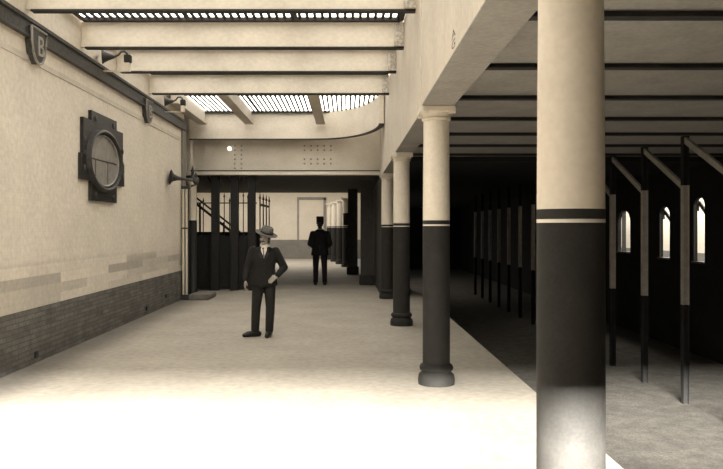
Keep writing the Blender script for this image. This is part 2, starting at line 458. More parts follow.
link('bulb', bm, M_bulb, t); bm = bmesh.new(); lathe(bm, [(.035, -.0), (.035, .04)], 12, (0, .04, 0), (0, -1, 0)); link('socket', bm, M_iron, t)

# ------------------------------------------------------------------ colonnade
CX = .95
def column(loc, label, half=.14, dark_upper=False, band=1.0):
    t = thing('column', label, 'column', loc, 'round columns along the platform edge')
    up = M_colwhite
    r = half
    bm = bmesh.new(); lathe(bm, [(r * 1.34, 0), (r * 1.36, .05), (r * 1.30, .10), (r * 1.12, .125), (r * 1.08, .14), (r * 1.22, .15), (r * 1.26, .175), (r * 1.18, .2), (r * 1.02, .215)], 40)
    link('base', bm, M_coldark, t)
    bm = bmesh.new(); lathe(bm, [(r * 1.01, .21), (r * 1.0, 1.642)], 48); link('lower_shaft', bm, M_coldark, t)
    bm = bmesh.new(); lathe(bm, [(r * 1.003, 1.642), (r * 1.003, 1.657)], 48); link('white_stripe', bm, M_linen, t)
    bm = bmesh.new(); lathe(bm, [(r * 1.002, 1.657), (r * 1.002, 1.699)], 48); link('black_band', bm, M_black, t)
    bm = bmesh.new(); lathe(bm, [(r * .998, 1.699), (r * .95, ZG - .13)], 48); s = link('upper_shaft', bm, up, t)
    bm = bmesh.new(); lathe(bm, [(r * .95, ZG - .14), (r * 1.06, ZG - .135), (r * 1.08, ZG - .12), (r * .98, ZG - .105), (r * 1.0, ZG - .09), (r * 1.12, ZG - .062), (r * 1.14, ZG - .055)], 40)
    box(bm, (-r * 1.28, -r * 1.28, ZG - .058), (r * 1.28, r * 1.28, ZG - .002), .006)
    for sx in (-1, 1):
        for sy in (-1, 1): box(bm, (sx * r * .7, sy * r * 1.2, ZG - .085), (sx * r * 1.25, sy * r * 1.32, ZG - .05))
    link('capital', bm, up, t)
    return t
c0 = column((CX, 3.08, 0), 'nearest and widest round column at the right, running out of frame top and bottom')
dup(c0, (CX - .02, 7.55, 0), 'second round column, with its stepped round base in full view on the pale floor')
dup(c0, (CX - .04, 12.1, 0), 'third round column, standing between two similar columns left of the second')
dup(c0, (CX - .02, 16.7, 0), 'fourth round column, touching the lower edge of the riveted cross girder')
for i, (X, Y) in enumerate(((-.05, 30.2), (-.33, 32.6), (-.62, 35.0), (-.9, 37.2))):
    dup(c0, (X, Y, 0), ['nearest of the distant small columns beyond the dark piers', 'second of the distant small columns beyond the dark piers', 'third of the distant small columns beyond the dark piers', 'farthest small column, close to the far wall'][i])

# girder over the columns, in bays
def girder(y0, y1, x0, x1, label, z1=ZT + .156, dark=False):
    t = thing('girder', label, 'girder', (0, 0, 0), 'girders resting on the columns')
    bm = bmesh.new(); box(bm, (x0, y0, ZG + .012), (x0 + .05, y1, z1)); link('left_plate', bm, M_girder, t, smooth=False)
    bm = bmesh.new(); box(bm, (x0, y0, ZG), (x1, y1, ZG + .011)); box(bm, (x1 - .05, y0, ZG + .011), (x1, y1, z1)); link('soffit', bm, M_ceil, t, smooth=False)
    return t
g1 = girder(-4.09, 7.40, .765, 1.09, 'nearest pale girder, its deep side filling the top of the photo above the second column')
girder(7.60, 12.0, .80, 1.09, 'pale girder between the second and third columns')
girder(12.02, 16.5, .82, 1.09, 'pale girder between the third and fourth columns')
girder(16.52, 18.48, .84, 1.05, 'short far girder between the fourth column and the riveted cross girder')
bm = bmesh.new(); box(bm, (.757, 7.4, ZG), (1.09, 7.6, ZT + .156), .004); tag(link('girder_joint_plate', bm, M_girder, smooth=False), 'vertical joint plate between girders above the second column', 'plate')
# erection marks stencilled on the girder
for ch, z, y in (('A', EYE + 1.39, 5.2), ('G', EYE + 1.315, 5.2)):
    M = Matrix.Translation((.7635, y, z)) @ Matrix(((0, 0, -1, 0), (-3.2, 0, 0, 0), (0, 1, 0, 0), (0, 0, 0, 1)))
    text_mesh('stencil_mark', ch, .085, M_brown, g1, M, .0004)

# ceiling beams over the tracks
RX0 = 5.24
ords = ['first', 'second', 'third', 'fourth', 'fifth', 'sixth', 'seventh']
for k in range(7):
    y = 4.83 + 1.53 * k
    bm = bmesh.new(); box(bm, (1.10, y - .02, ZC - .035), (XR - .01, y + .02, ZC)); box(bm, (1.10, y - .05, ZC - .045), (XR - .01, y + .05, ZC - .035))
    tag(link('track_ceiling_beam', bm, M_joint, smooth=False), '%s dark ceiling beam over the tracks, counting from the nearest' % ords[k], 'beam', 'ceiling beams over the tracks')

# row of steel columns between the tracks with sloping braces
RX = 5.24
ROW = [(11.24 + 1.53 * k) for k in range(-1, 13)]
def row_column(y, label, brace=True):
    t = thing('track_column', label, 'column', (RX, y, -1.1), 'steel columns between the tracks')
    bm = bmesh.new()
    zt = 1.1 + EYE + .66
    def sec(a, b):
        box(bm, (-.035, -.012, a), (.035, .012, b)); box(bm, (-.045, -.05, a), (-.035, .05, b)); box(bm, (.035, -.05, a), (.045, .05, b))
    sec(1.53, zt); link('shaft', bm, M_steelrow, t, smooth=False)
    bm = bmesh.new(); sec(zt, ZC + 1.1 - .02); link('upper_shaft', bm, M_tunnel, t, smooth=False)  # upper length dark: shade above the brace put into the colour
    bm = bmesh.new(); sec(0, 1.53); link('lower_shaft', bm, M_tunnel, t, smooth=False)  # lower length dark: gloom of the pit put into the colour
    if brace:
        bm = bmesh.new(); bar(bm, (-.01, .02, 1.1 + EYE + .64), (-.01, 1.50, 1.1 + EYE + 1.36), .05, .09)
        link('brace', bm, M_steelrow, t, smooth=False)
    return t
lab = {0: 'track column out of frame at far right', 1: 'pale steel track column nearest the right edge of the photo', 2: 'second steel track column from the right, left of the middle bright window', 3: 'third steel track column from the right, just right of the nearest round column'}
protoA = None
for k, y in enumerate(ROW):
    seq = ['first', 'second', 'third', 'fourth', 'fifth', 'sixth', 'seventh']
    L_ = lab.get(k) or ('slim dark track column, %s counting leftward from the nearest round column' % seq[k - 7] if k > 6 else 'slim steel track column hidden behind the nearest round column')
    if k <= 4:
        if protoA is None: protoA = row_column(y, L_)
        else: dup(protoA, (RX, y, -1.1), L_)
    else:
        if k == 5: protoB = row_column(y, L_, False)
        else: dup(protoB, (RX, y, -1.1), L_)

# ------------------------------------------------------------------ wall plaque, consoles, vents
def poly_prism(bm, pts, x0, x1):
    A = [bm.verts.new((x0, y, z)) for y, z in pts]; B = [bm.verts.new((x1, y, z)) for y, z in pts]
    bm.faces.new(A); bm.faces.new(B[::-1]); n = len(pts)
    for k in range(n): bm.faces.new((A[k], B[k], B[(k + 1) % n], A[(k + 1) % n]))
PY, PZ = 11.08, EYE + 1.055
t = thing('wall_plaque', 'large dark cross-shaped faience plaque with oval centre on the left wall', 'plaque', (XL, PY, PZ))
sc_ = 3.75 / 4.1
bm = bmesh.new()
a, b, c, e = .575, .94, .655, .45
pts = [(-a, c), (a, c), (a, e + .06), (b - .04, e + .06), (b - .04, 0), (b + .03, 0), (b + .03, -e + .08), (a, -e + .08), (a, -c), (-a, -c), (-a, -e + .08), (-b - .03, -e + .08), (-b - .03, 0), (-b + .04, 0), (-b + .04, e + .06), (-a, e + .06)]
poly_prism(bm, pts, 0, .05); link('back_panel', bm, M_plaque, t, smooth=False)
bm = bmesh.new()
def oval_ring(bm, ry, rz, w, x0, x1, n=64):
    prof = [(0, x0), (.15 * w, x1 - .01), (.5 * w, x1), (.85 * w, x1 - .01), (w, x0)]
    R = [[bm.verts.new((x, -.07 + (ry - o) * math.cos(2 * PI * k / n), -.04 + (rz - o) * math.sin(2 * PI * k / n))) for k in range(n)] for o, x in prof]
    for A, B in zip(R, R[1:]):
        for k in range(n): bm.faces.new((A[k], A[(k + 1) % n], B[(k + 1) % n], B[k]))
oval_ring(bm, .735, .475, .075, .045, .12); link('outer_ring', bm, M_ring, t)
bm = bmesh.new(); oval_ring(bm, .655, .395, .035, .045, .09); link('inner_ring', bm, M_plaqueface, t)
bm = bmesh.new(); n = 64
poly_prism(bm, [(.65 * math.cos(2 * PI * k / n) - .07, -.04 + .39 * math.sin(2 * PI * k / n)) for k in range(n)], .04, .058); link('oval_face', bm, M_plaqueface, t, smooth=False)
bm = bmesh.new(); box(bm, (.056, -.70, -.055), (.0605, .56, -.035)); box(bm, (.056, -.45, -.33), (.0605, -.43, -.05)); box(bm, (.056, .1, -.38), (.0605, .12, -.05)); link('joint_lines', bm, M_plaque, t, smooth=False)
for s in (-1, 1):
    for q in range(5):
        bm = bmesh.new(); ellipsoid(bm, (.055, s * (.86 if q < 3 else .4), (-.2 + .2 * q) if q < 3 else (.56 if q == 3 else -.58)), (.012, .05, .045))
        link('relief', bm, M_cornice, t)

def console(y, label):
    t = thing('cornice_console', label, 'bracket', (XL, y, EYE + 2.12), 'cornice consoles with initial')
    bm = bmesh.new()
    pts = [(-.25, .24), (.25, .24), (.235, .05), (.19, -.12), (.11, -.22), (.05, -.245), (0, -.26), (-.05, -.245), (-.11, -.22), (-.19, -.12), (-.235, .05)]
    pts = [(y_ * .82, z_ * .82 + .04) for y_, z_ in pts]
    poly_prism(bm, pts, .0, .085); sh_ = link('shield', bm, M_cornice, t, smooth=False)
    bm = bmesh.new()
    tube(bm, [(.085, y_, z_) for y_, z_ in pts + [pts[0]]], .016, 8); link('rim', bm, M_grey, sh_)
    M = Matrix.Translation((.088, 0.035, .03)) @ Matrix(((0, 0, 1, 0), (1, 0, 0, 0), (0, 1, 0, 0), (0, 0, 0, 1)))
    text_mesh('initial', 'B', .34, M_letter, sh_, M, .012)
    M = M @ Matrix.Translation((0, 0, .004)) @ Matrix.Diagonal((.9, .9, 1.05, 1))
    return t
k1 = console(8.63, 'nearer cornice bracket bearing a letter B at the upper left')
dup(k1, (XL, 13.45, EYE + 2.12), 'farther cornice bracket above and right of the oval plaque')
for i, (y, z, lb) in enumerate(((8.7, .10, 'nearest small dark vent hole low on the dark wainscot'), (13.5, .12, 'middle small dark vent hole low on the dark wainscot'), (14.95, .22, 'dark vent hole in the wainscot beside the gate jamb'))):
    bm = bmesh.new(); box(bm, (XL + .012, y - .04, z - .04), (XL + .03, y + .04, z + .04), .006)
    o = link('wall_vent', bm, M_black); tag(o, lb, 'vent', 'wainscot vents')
    bm = bmesh.new()
    for q in range(3): box(bm, (XL + .03, y - .035, z - .028 + q * .02), (XL + .036, y + .035, z - .018 + q * .02))
    link('grille', bm, M_iron, o, smooth=False)

# gooseneck lamps on the cornice
def gooseneck(loc, label):
    t = thing('gooseneck_lamp', label, 'lamp', loc, 'gooseneck lamps above the cornice')
    bm = bmesh.new(); lathe(bm, [(.02, .03), (.035, 0), (.058, -.06), (.085, -.115), (.112, -.15), (.104, -.152), (.02, -.03)], 20, (-.03, -.10, -.01), (1, .25, .05)); link('bell_shade', bm, M_copper, t)
    bm = bmesh.new(); tube(bm, [(-.03, -.10, -.01), (.0, -.08, .0), (.04, -.05, .03), (.07, -.02, .085), (.12, .0, .095), (.16, .0, .06), (.17, 0, .0)], .017); link('neck', bm, M_copper, t)
    bm = bmesh.new(); box(bm, (.12, -.05, -.08), (.22, .05, .04), .01); link('socket_box', bm, M_black, t)
    bm = bmesh.new(); box(bm, (-.25, .0, -.21), (.205, .04, -.19)); box(bm, (.13, -.035, -.21), (.205, .04, -.08), .004); link('bracket', bm, M_colwhite, t, smooth=False)
    return t
l1 = gooseneck((-3.495, 11.0, EYE + 2.585), 'nearer gooseneck lamp with dark bell shade above the left cornice')
dup(l1, (-3.495, 14.7, EYE + 2.56), 'farther gooseneck lamp beside the left end of the barred skylight')

# ------------------------------------------------------------------ gate at the wall end
JY = 16.35
t = thing('gate_jamb', 'pale upright gate jamb of paired pipes against the left wall end', 'gate post', (XL + .01, JY, 0))
bm = bmesh.new()
for X in (.05, .12): tube(bm, [(X, 0, .12), (X, 0, 2.50)], .026, 12)
link('pipes', bm, M_colwhite, t)
bm = bmesh.new(); box(bm, (.015, .028, .05), (.028, .06, 2.56)); box(bm, (.15, .028, .05), (.165, .06, 2.56)); box(bm, (.012, .06, .05), (.165, .075, 2.55)); link('back_plate', bm, M_iron, t, smooth=False)
bm = bmesh.new(); box(bm, (.0, -.06, 0), (.19, .09, .12), .01); link('foot', bm, M_iron, t, smooth=False)
bm = bmesh.new(); box(bm, (.015, -.035, 1.6), (.165, -.025, 1.63)); box(bm, (.01, -.05, 2.50), (.18, .08, 2.57), .006); link('collar', bm, M_iron, t, smooth=False)
# dark-and-pale corner column
t = thing('gate_column', 'slim gate column, pale above and black below, beside the paired pipes', 'column', (-3.62, 17.0, 0))
bm = bmesh.new(); lathe(bm, [(.115, 0), (.115, .2), (.10, .22), (.098, 1.80)], 24); link('lower_shaft', bm, M_black, t)
bm = bmesh.new(); lathe(bm, [(.094, 1.80), (.09, 2.62), (.12, 2.66), (.13, 2.74), (.10, 2.76)], 24); link('upper_shaft', bm, M_colwhite, t)
bm = bmesh.new(); lathe(bm, [(.09, 2.76), (.10, 2.80), (.03, 2.86), (.035, 2.95), (.008, 3.08)], 16); link('finial', bm, M_iron, t)
# trumpet lamp on the gate
t = thing('trumpet_lamp', 'dark trumpet-shaped lamp projecting left from the top of the gate', 'lamp', (-3.22, 15.35, EYE + 1.0))
bm = bmesh.new(); ax = Vector((-.46, -.235, .06)); Lx = ax.length
lathe(bm, [(.03, 0), (.032, Lx * .45), (.045, Lx * .7), (.08, Lx * .88), (.135, Lx * .97), (.16, Lx), (.15, Lx), (.05, Lx * .88)], 24, (0, 0, 0), ax); link('trumpet', bm, M_iron, t)
bm = bmesh.new(); ellipsoid(bm, (.02, .01, 0), (.07, .07, .08)); tube(bm, [(.02, .02, 0), (-.05, .45, -.04), (-.26, .90, -.06)], .022); link('bracket', bm, M_iron, t)
bm = bmesh.new(); lathe(bm, [(.03, .0), (.045, .05), (.015, .09), (.004, .2)], 12, (.02, .01, .07)); link('finial', bm, M_iron, t)

# low stone kerb by the gate
bm = bmesh.new(); box(bm, (-3.55, 16.25, 0), (-3.1, 17.2, .13), .02); tag(link('stone_kerb', bm, M_stone, smooth=False), 'low stone kerb on the floor at the foot of the gate', 'kerb')

# iron fence with wide posts
FY = 19.0
t = thing('iron_fence', 'dark iron fence with solid lower panel left of the man in the hat', 'fence', (0, FY, 0))
bm = bmesh.new()
box(bm, (-4.4, 0, .03), (-2.36, .05, 1.36))
for k in range(6): box(bm, (-4.35 + k * .34, -.015, .1), (-4.33 + k * .34, 0, 1.3))
link('lower_panel', bm, M_black, t, smooth=False)
bm = bmesh.new(); box(bm, (-4.4, -.01, 1.36), (-2.36, .06, 1.42)); box(bm, (-4.4, .0, 2.26), (-2.36, .03, 2.29)); link('rails', bm, M_black, t, smooth=False)
for X, hh in ((-4.28, .0), (-4.0, .12), (-3.77, .0), (-3.22, .12), (-3.08, 0), (-2.72, .14), (-2.6, .1)):
    bm = bmesh.new(); lathe(bm, [(.013, 1.4), (.013, 2.30 + hh), (.026, 2.32 + hh), (.003, 2.42 + hh)], 8, (X, .02, 0)); link('picket', bm, M_black, t)
pl = ['leftmost wide dark post of the iron fence', 'middle wide dark post of the iron fence', 'right wide dark post of the iron fence, beside the man in the hat', 'narrow dark post of the iron fence nearest the gate column']
pp = None
for i, (X, w) in enumerate(((-3.42, .2), (-2.92, .2), (-2.47, .18), (-4.02, .2))):
    bm = bmesh.new(); hw = w / 2
    box(bm, (-hw, -.08, 0), (hw, .1, EYE + 1.36), .01); o = thing('fence_post', pl[i], 'post', (X, FY - .16, 0), 'wide posts of the iron fence')
    link('shaft', bm, M_black, o, smooth=False)
    for s in (-1, 1):
        bm = bmesh.new(); bar(bm, (s * hw, 0, EYE + 1.18), (s * (hw + .09), 0, EYE + 1.34), .08, .04)
        link('brace', bm, M_black, o, smooth=False)
# staircase behind with sloping handrail
t = thing('staircase', 'dark staircase with a steep double handrail behind the iron fence', 'staircase', (0, 21.2, 0))
bm = bmesh.new()
for k in range(10): box(bm, (-3.0 - .24 * k, 0, 0), (-3.0 - .24 * (k + 1), 1.1, .17 * (k + 1)))
link('steps', bm, M_dark, t, smooth=False)
bm = bmesh.new(); bar(bm, (-2.75, 0, 1.02), (-4.45, 0, 2.36), .06, .07); bar(bm, (-2.75, 0, 1.20), (-4.45, 0, 2.54), .05, .05); bar(bm, (-4.45, 0, 2.54), (-5.2, 0, 2.54), .05, .05); link('handrail', bm, M_black, t, smooth=False)
for X in (-2.85, -3.6, -4.3):
    bm = bmesh.new(); zt = 1.02 + (-2.75 - X) * .79; bar(bm, (X, 0, .17 * int((-3.0 - X) / .24 + 1) if X < -3 else 0), (X, 0, zt + .1), .05, .05); link('baluster', bm, M_black, t, smooth=False)
# dark partition under / behind the stair so the lower part reads black
bm = bmesh.new(); box(bm, (-5.4, 22.6, 0), (-2.45, 22.7, 1.45)); box(bm, (-5.4, 22.58, 1.45), (-2.45, 22.72, 1.5)); tag(link('dark_partition', bm, M_dark, smooth=False), 'low dark partition behind the staircase', 'partition')
# open gate leaf with spiked pickets
t = thing('iron_gate', 'open iron gate leaf with spiked uprights beside the fence, behind the hat', 'gate', (-2.33, 19.4, 0))
for k in range(4):
    bm = bmesh.new(); y = .02 + .76 * k
    lathe(bm, [(.018, .05), (.018, 2.40), (.04, 2.42), (.02, 2.46), (.003, 2.58)], 8, (0, y, 0)); link('upright', bm, M_iron, t)
for a, b, nm in ((2.22, 2.28, 'rail'), (.1, 1.0, 'lower_panel')):
    bm = bmesh.new(); box(bm, (-.014, 0, a), (.014, 2.34, b)); link(nm, bm, M_iron, t, smooth=False)

# dark square piers
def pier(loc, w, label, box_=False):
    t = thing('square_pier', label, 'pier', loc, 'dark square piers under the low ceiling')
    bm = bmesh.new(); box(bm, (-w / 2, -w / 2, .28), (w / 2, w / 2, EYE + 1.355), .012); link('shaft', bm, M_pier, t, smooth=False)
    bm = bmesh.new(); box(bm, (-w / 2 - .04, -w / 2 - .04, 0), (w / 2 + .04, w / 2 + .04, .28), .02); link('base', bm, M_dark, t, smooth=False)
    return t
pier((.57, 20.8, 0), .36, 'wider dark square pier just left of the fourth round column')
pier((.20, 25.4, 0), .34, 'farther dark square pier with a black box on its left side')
bm = bmesh.new(); box(bm, (-.13, 25.25, EYE + .1), (.03, 25.5, EYE + .52), .01)
o = link('black_box', bm, M_black, smooth=False); tag(o, 'small black box mounted on the left side of the farther dark pier', 'box')
bm = bmesh.new(); box(bm, (-.11, 25.235, EYE + .14), (.01, 25.25, EYE + .48), .004); link('cover', bm, M_iron, o, smooth=False)
# low dark bench / fence between the piers and the edge
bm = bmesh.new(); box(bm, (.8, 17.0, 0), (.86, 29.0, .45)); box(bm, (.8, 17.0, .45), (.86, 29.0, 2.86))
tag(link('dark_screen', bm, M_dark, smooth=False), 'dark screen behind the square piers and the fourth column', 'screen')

# ------------------------------------------------------------------ people
def hand(bm, wrist, dirn, palm_n, thumb_side, curl=.5, k=1.0):
    """palm + five fingers; dirn along fingers, palm_n out of the palm, thumb_side sideways."""
    w = Vector(wrist); d = Vector(dirn).normalized(); n = Vector(palm_n); n = (n - d * n.dot(d)).normalized()
    s = d.cross(n); s = s if s.dot(Vector(thumb_side)) > 0 else -s
    for j in range(4):
        o = s * (.030 - .020 * j) * k
        capsule(bm, w + o * .5, w + d * .085 * k + o, .015 * k, .0135 * k, 10)
    Ls = (.072, .080, .074, .058)
    for j in range(4):
        o = s * (.031 - .021 * j) * k
        p = w + d * .088 * k + o; dd = d; L0 = Ls[j] * k
        for q, fr in enumerate((.45, .32, .23)):
            dd = (dd * math.cos(curl * (.5 + .25 * q)) + n * math.sin(curl * (.5 + .25 * q))).normalized()
            e = p + dd * L0 * fr; capsule(bm, p, e, .0095 * k * (1 - .08 * q), .0088 * k * (1 - .08 * q), 8); p = e
    p = w + d * .025 * k + s * .024 * k
    e1 = p + (d * .55 + s * .75 + n * .25).normalized() * .042 * k; e2 = e1 + (d * .85 + s * .3 + n * .35).normalized() * .036 * k
    capsule(bm, p, e1, .014 * k, .011 * k, 8); capsule(bm, e1, e2, .0105 * k, .0085 * k, 8)

def head(bm, c, R, k=1.0):
    c = Vector(c)
    P = lambda x, y, z: c + R @ (Vector((x, y, z)) * k)
    ellipsoid(bm, P(0, .015, .03), (.075 * k, .095 * k, .095 * k), R)
    ellipsoid(bm, P(0, -.022, -.035), (.058 * k, .066 * k, .075 * k), R)
    ellipsoid(bm, P(0, -.052, -.088), (.030 * k, .028 * k, .022 * k), R)
    ellipsoid(bm, P(0, -.072, .022), (.052 * k, .018 * k, .013 * k), R)
    capsule(bm, P(0, -.084, .012), P(0, -.103, -.026), .008 * k, .013 * k, 8)
    ellipsoid(bm, P(0, -.090, -.034), (.018 * k, .012 * k, .009 * k), R)
    for s in (-1, 1):
        ellipsoid(bm, P(s * .040, -.062, -.022), (.022 * k, .018 * k, .02 * k), R)
        ellipsoid(bm, P(s * .076, .012, -.008), (.010 * k, .018 * k, .030 * k), R)
    return P

def man_in_hat(loc):
    t = thing('person', 'person in a tilted felt hat, dark jacket and white collar, hand at hip', 'person', loc)
    rot = Matrix.Rotation(math.radians(-14), 3, 'Z') @ Matrix.Rotation(math.radians(5), 3, 'Y')
    hc = (.05, -.03, 1.475)
    sh = {-1: (-.135, 0, 1.30), 1: (.20, .01, 1.285)}
    el = {-1: (-.215, .02, 1.04), 1: (.325, .06, 1.03)}
    wr = {-1: (-.235, -.06, .845), 1: (.235, -.10, .915)}
    hip = {-1: (-.055, 0, .80), 1: (.115, 0, .80)}
    kn = {-1: (-.085, -.03, .44), 1: (.125, -.01, .44)}
    an = {-1: (-.105, .02, .08), 1: (.105, .03, .08)}
    # body
    bm = bmesh.new(); P = head(bm, hc, rot)
    capsule(bm, (.035, 0, 1.27), (.045, .0, 1.40), .058, .052)
    loft(bm, [(.03, 0, .78, .10, .075), (.03, 0, .86, .145, .095), (.03, 0, 1.0, .125, .085), (.032, 0, 1.15, .14, .095), (.034, 0, 1.26, .145, .085), (.035, 0, 1.32, .07, .055)])
    for s in (-1, 1):
        capsule(bm, sh[s], el[s], .045, .036); capsule(bm, el[s], wr[s], .036, .025)
        capsule(bm, hip[s], kn[s], .075, .048); capsule(bm, kn[s], an[s], .048, .034)
        a = Vector(an[s])
        if s < 0: capsule(bm, a + Vector((.0, .0, -.03)), a + Vector((-.10, -.05, -.045)), .03, .025)
        else: capsule(bm, a + Vector((0, .01, -.03)), a + Vector((.0, -.15, -.045)), .03, .025)
    hand(bm, wr[-1], (-.10, -.15, -1), (.8, .3, 0), (0, -1, .1), .55)
    hand(bm, wr[1], (-.75, -.35, -.55), (0.1, .9, -.5), (-.3, -.3, 1), .5)
    rebuild('body', bm, M_skin, t, .0065, 2, .4)
    # jacket
    bm = bmesh.new()
    loft(bm, [(.03, .0, .765, .205, .135), (.03, 0, .80, .20, .135), (.03, 0, .90, .185, .13), (.03, 0, 1.02, .165, .118), (.032, 0, 1.14, .178, .125), (.034, 0, 1.24, .185, .112), (.035, 0, 1.305, .145, .085), (.036, 0, 1.345, .075, .066)], 28)
    for s in (-1, 1):
        capsule(bm, (sh[s][0], sh[s][1], sh[s][2] - .012), el[s], .066, .060); e = Vector(el[s]); w = Vector(wr[s]); capsule(bm, e, w + (e - w) * .06, .060, .043)
    jk = rebuild('jacket', bm, M_suit, t, .012, 4, .5)
    for s in (-1, 1):
        bm = bmesh.new(); cx = .04
        v = [(cx + s * .020, -.118, 1.15), (cx + s * .085, -.118, 1.24), (cx + s * .062, -.112, 1.262), (cx + s * .075, -.088, 1.32), (cx + s * .048, -.080, 1.335)]
        A = [bm.verts.new((x, y - .018, z)) for x, y, z in v]; B = [bm.verts.new((x, y + .02, z)) for x, y, z in v]
        bm.faces.new(A); bm.faces.new(B[::-1])
        for q in range(5): bm.faces.new((A[q], B[q], B[(q + 1) % 5], A[(q + 1) % 5]))
        link('lapel', bm, mat('lapel_cloth%d' % s, .03, .9, .1, 30, .1, .6), jk, smooth=False)
    for z in (1.10, 1.02, .94):
        bm = bmesh.new(); lathe(bm, [(.011, 0), (.011, .006), (.005, .009)], 10, (.045, -.128, z), (0, -1, 0)); link('button', bm, M_black, jk)
    bm = bmesh.new()
    v = [(.042, -.128, 1.175), (.088, -.112, 1.30), (.085, -.085, 1.335), (.0, -.085, 1.335), (-.003, -.112, 1.30)]
    A = [bm.verts.new((x, y - .006, z)) for x, y, z in v]; B = [bm.verts.new((x, y + .03, z)) for x, y, z in v]
    bm.faces.new(A); bm.faces.new(B[::-1])
    for q in range(5): bm.faces.new((A[q], B[q], B[(q + 1) % 5], A[(q + 1) % 5]))
    shf = link('shirt', bm, M_linen, t, smooth=False)
    bm = bmesh.new(); lathe(bm, [(.070, 1.335), (.071, 1.36), (.066, 1.388), (.060, 1.386)], 24, (.043, -.004, 0)); link('collar', bm, M_linen, shf)
    bm = bmesh.new(); ellipsoid(bm, (.030, -.115, 1.318), (.016, .014, .014))
    v = [(.022, 1.31), (.038, 1.31), (.052, 1.21), (.042, 1.185), (.030, 1.21)]
    A = [bm.verts.new((x, -.128 + (1.31 - z) * -.10, z)) for x, z in v]; B = [bm.verts.new((x, -.11, z)) for x, z in v]
    bm.faces.new(A); bm.faces.new(B[::-1])
    for q in range(5): bm.faces.new((A[q], B[q], B[(q + 1) % 5], A[(q + 1) % 5]))
    link('necktie', bm, mat('tie_silk', .16, .5, .1, 30, .1, .8), t)
    # trousers
    bm = bmesh.new()
    loft(bm, [(.03, 0, .74, .165, .11), (.03, 0, .80, .172, .12), (.03, 0, .92, .15, .11)])
    for s in (-1, 1):
        capsule(bm, hip[s], kn[s], .092, .070); a = Vector(an[s]); k_ = Vector(kn[s]); capsule(bm, k_, a + (k_ - a) * .05, .070, .062)
    rebuild('trousers', bm, M_trouser, t, .011, 3, .5)
    for s in (-1, 1):
        bm = bmesh.new(); a = Vector(an[s])
        if s < 0: pts = [(.05, .02), (-.03, -.02), (-.09, -.05), (-.15, -.08)]
        else: pts = [(.0, .06), (.0, -.03), (-.008, -.11), (-.018, -.19)]
        rr = (.045, .047, .046, .032)
        for q in range(3):
            p0 = Vector((a.x + pts[q][0], a.y + pts[q][1], rr[q] * .95)); p1 = Vector((a.x + pts[q + 1][0], a.y + pts[q + 1][1], rr[q + 1] * .95)); capsule(bm, p0, p1, rr[q], rr[q + 1])
        capsule(bm, a + Vector((0, 0, -.02)), a + Vector((0, 0, .05)), .05, .046)
        bmesh.ops.scale(bm, vec=(1, 1, 1), verts=bm.verts)
        for v_ in bm.verts: v_.co.z = max(v_.co.z, .0)
        rebuild('shoe', bm, M_shoe, t, .008, 3, .5)
    # hair, face details
    bm = bmesh.new(); ellipsoid(bm, P(0, .032, .036), (.080, .088, .092), rot)
    for s in (-1, 1): ellipsoid(bm, P(s * .070, -.02, -.0), (.011, .022, .035), rot)
    rebuild('hair', bm, M_hair, t, .007, 2, .5)
    for s in (-1, 1):
        bm = bmesh.new(); ellipsoid(bm, P(s * .030, -.079, .004), (.011, .006, .006), rot); link('eye', bm, M_eye, t)
        bm = bmesh.new(); capsule(bm, P(s * .014, -.090, .022), P(s * .045, -.080, .024), .004, .003, 8); link('eyebrow', bm, M_hair, t)
    bm = bmesh.new(); capsule(bm, P(-.02, -.083, -.060), P(.02, -.083, -.060), .005, .005, 8); link('mouth', bm, M_lip, t)
    bm = bmesh.new()
    for s in (-1, 1): capsule(bm, P(0, -.092, -.047), P(s * .032, -.082, -.056), .009, .004, 8)
    link('moustache', bm, M_hair, t)
    # tilted felt hat
    hr = rot @ Matrix.Rotation(math.radians(15), 3, 'Y') @ Matrix.Rotation(math.radians(9), 3, 'X')
    hb = P(.012, .008, .062)
    ax = hr @ Vector((0, 0, 1))
    def sq(bm): # oval: narrower across
        pass
    bm = bmesh.new(); lathe(bm, [(.092, .0), (.150, -.010), (.168, -.002), (.170, .004), (.150, .0), (.095, .014)], 36, hb, ax); brim = link('hat_brim', bm, M_felt, t)
    bm = bmesh.new(); lathe(bm, [(.094, .004), (.095, .04), (.088, .085), (.070, .108), (.035, .106), (.012, .095)], 32, hb, ax)
    hat = link('hat', bm, M_felt, t); brim.parent = hat
    bm = bmesh.new(); lathe(bm, [(.0965, .006), (.0975, .034), (.094, .036)], 32, hb, ax); link('hat_band', bm, M_band, hat)
    return t
man_in_hat(((262 - 347) / 67.1, F / 67.1, 0))

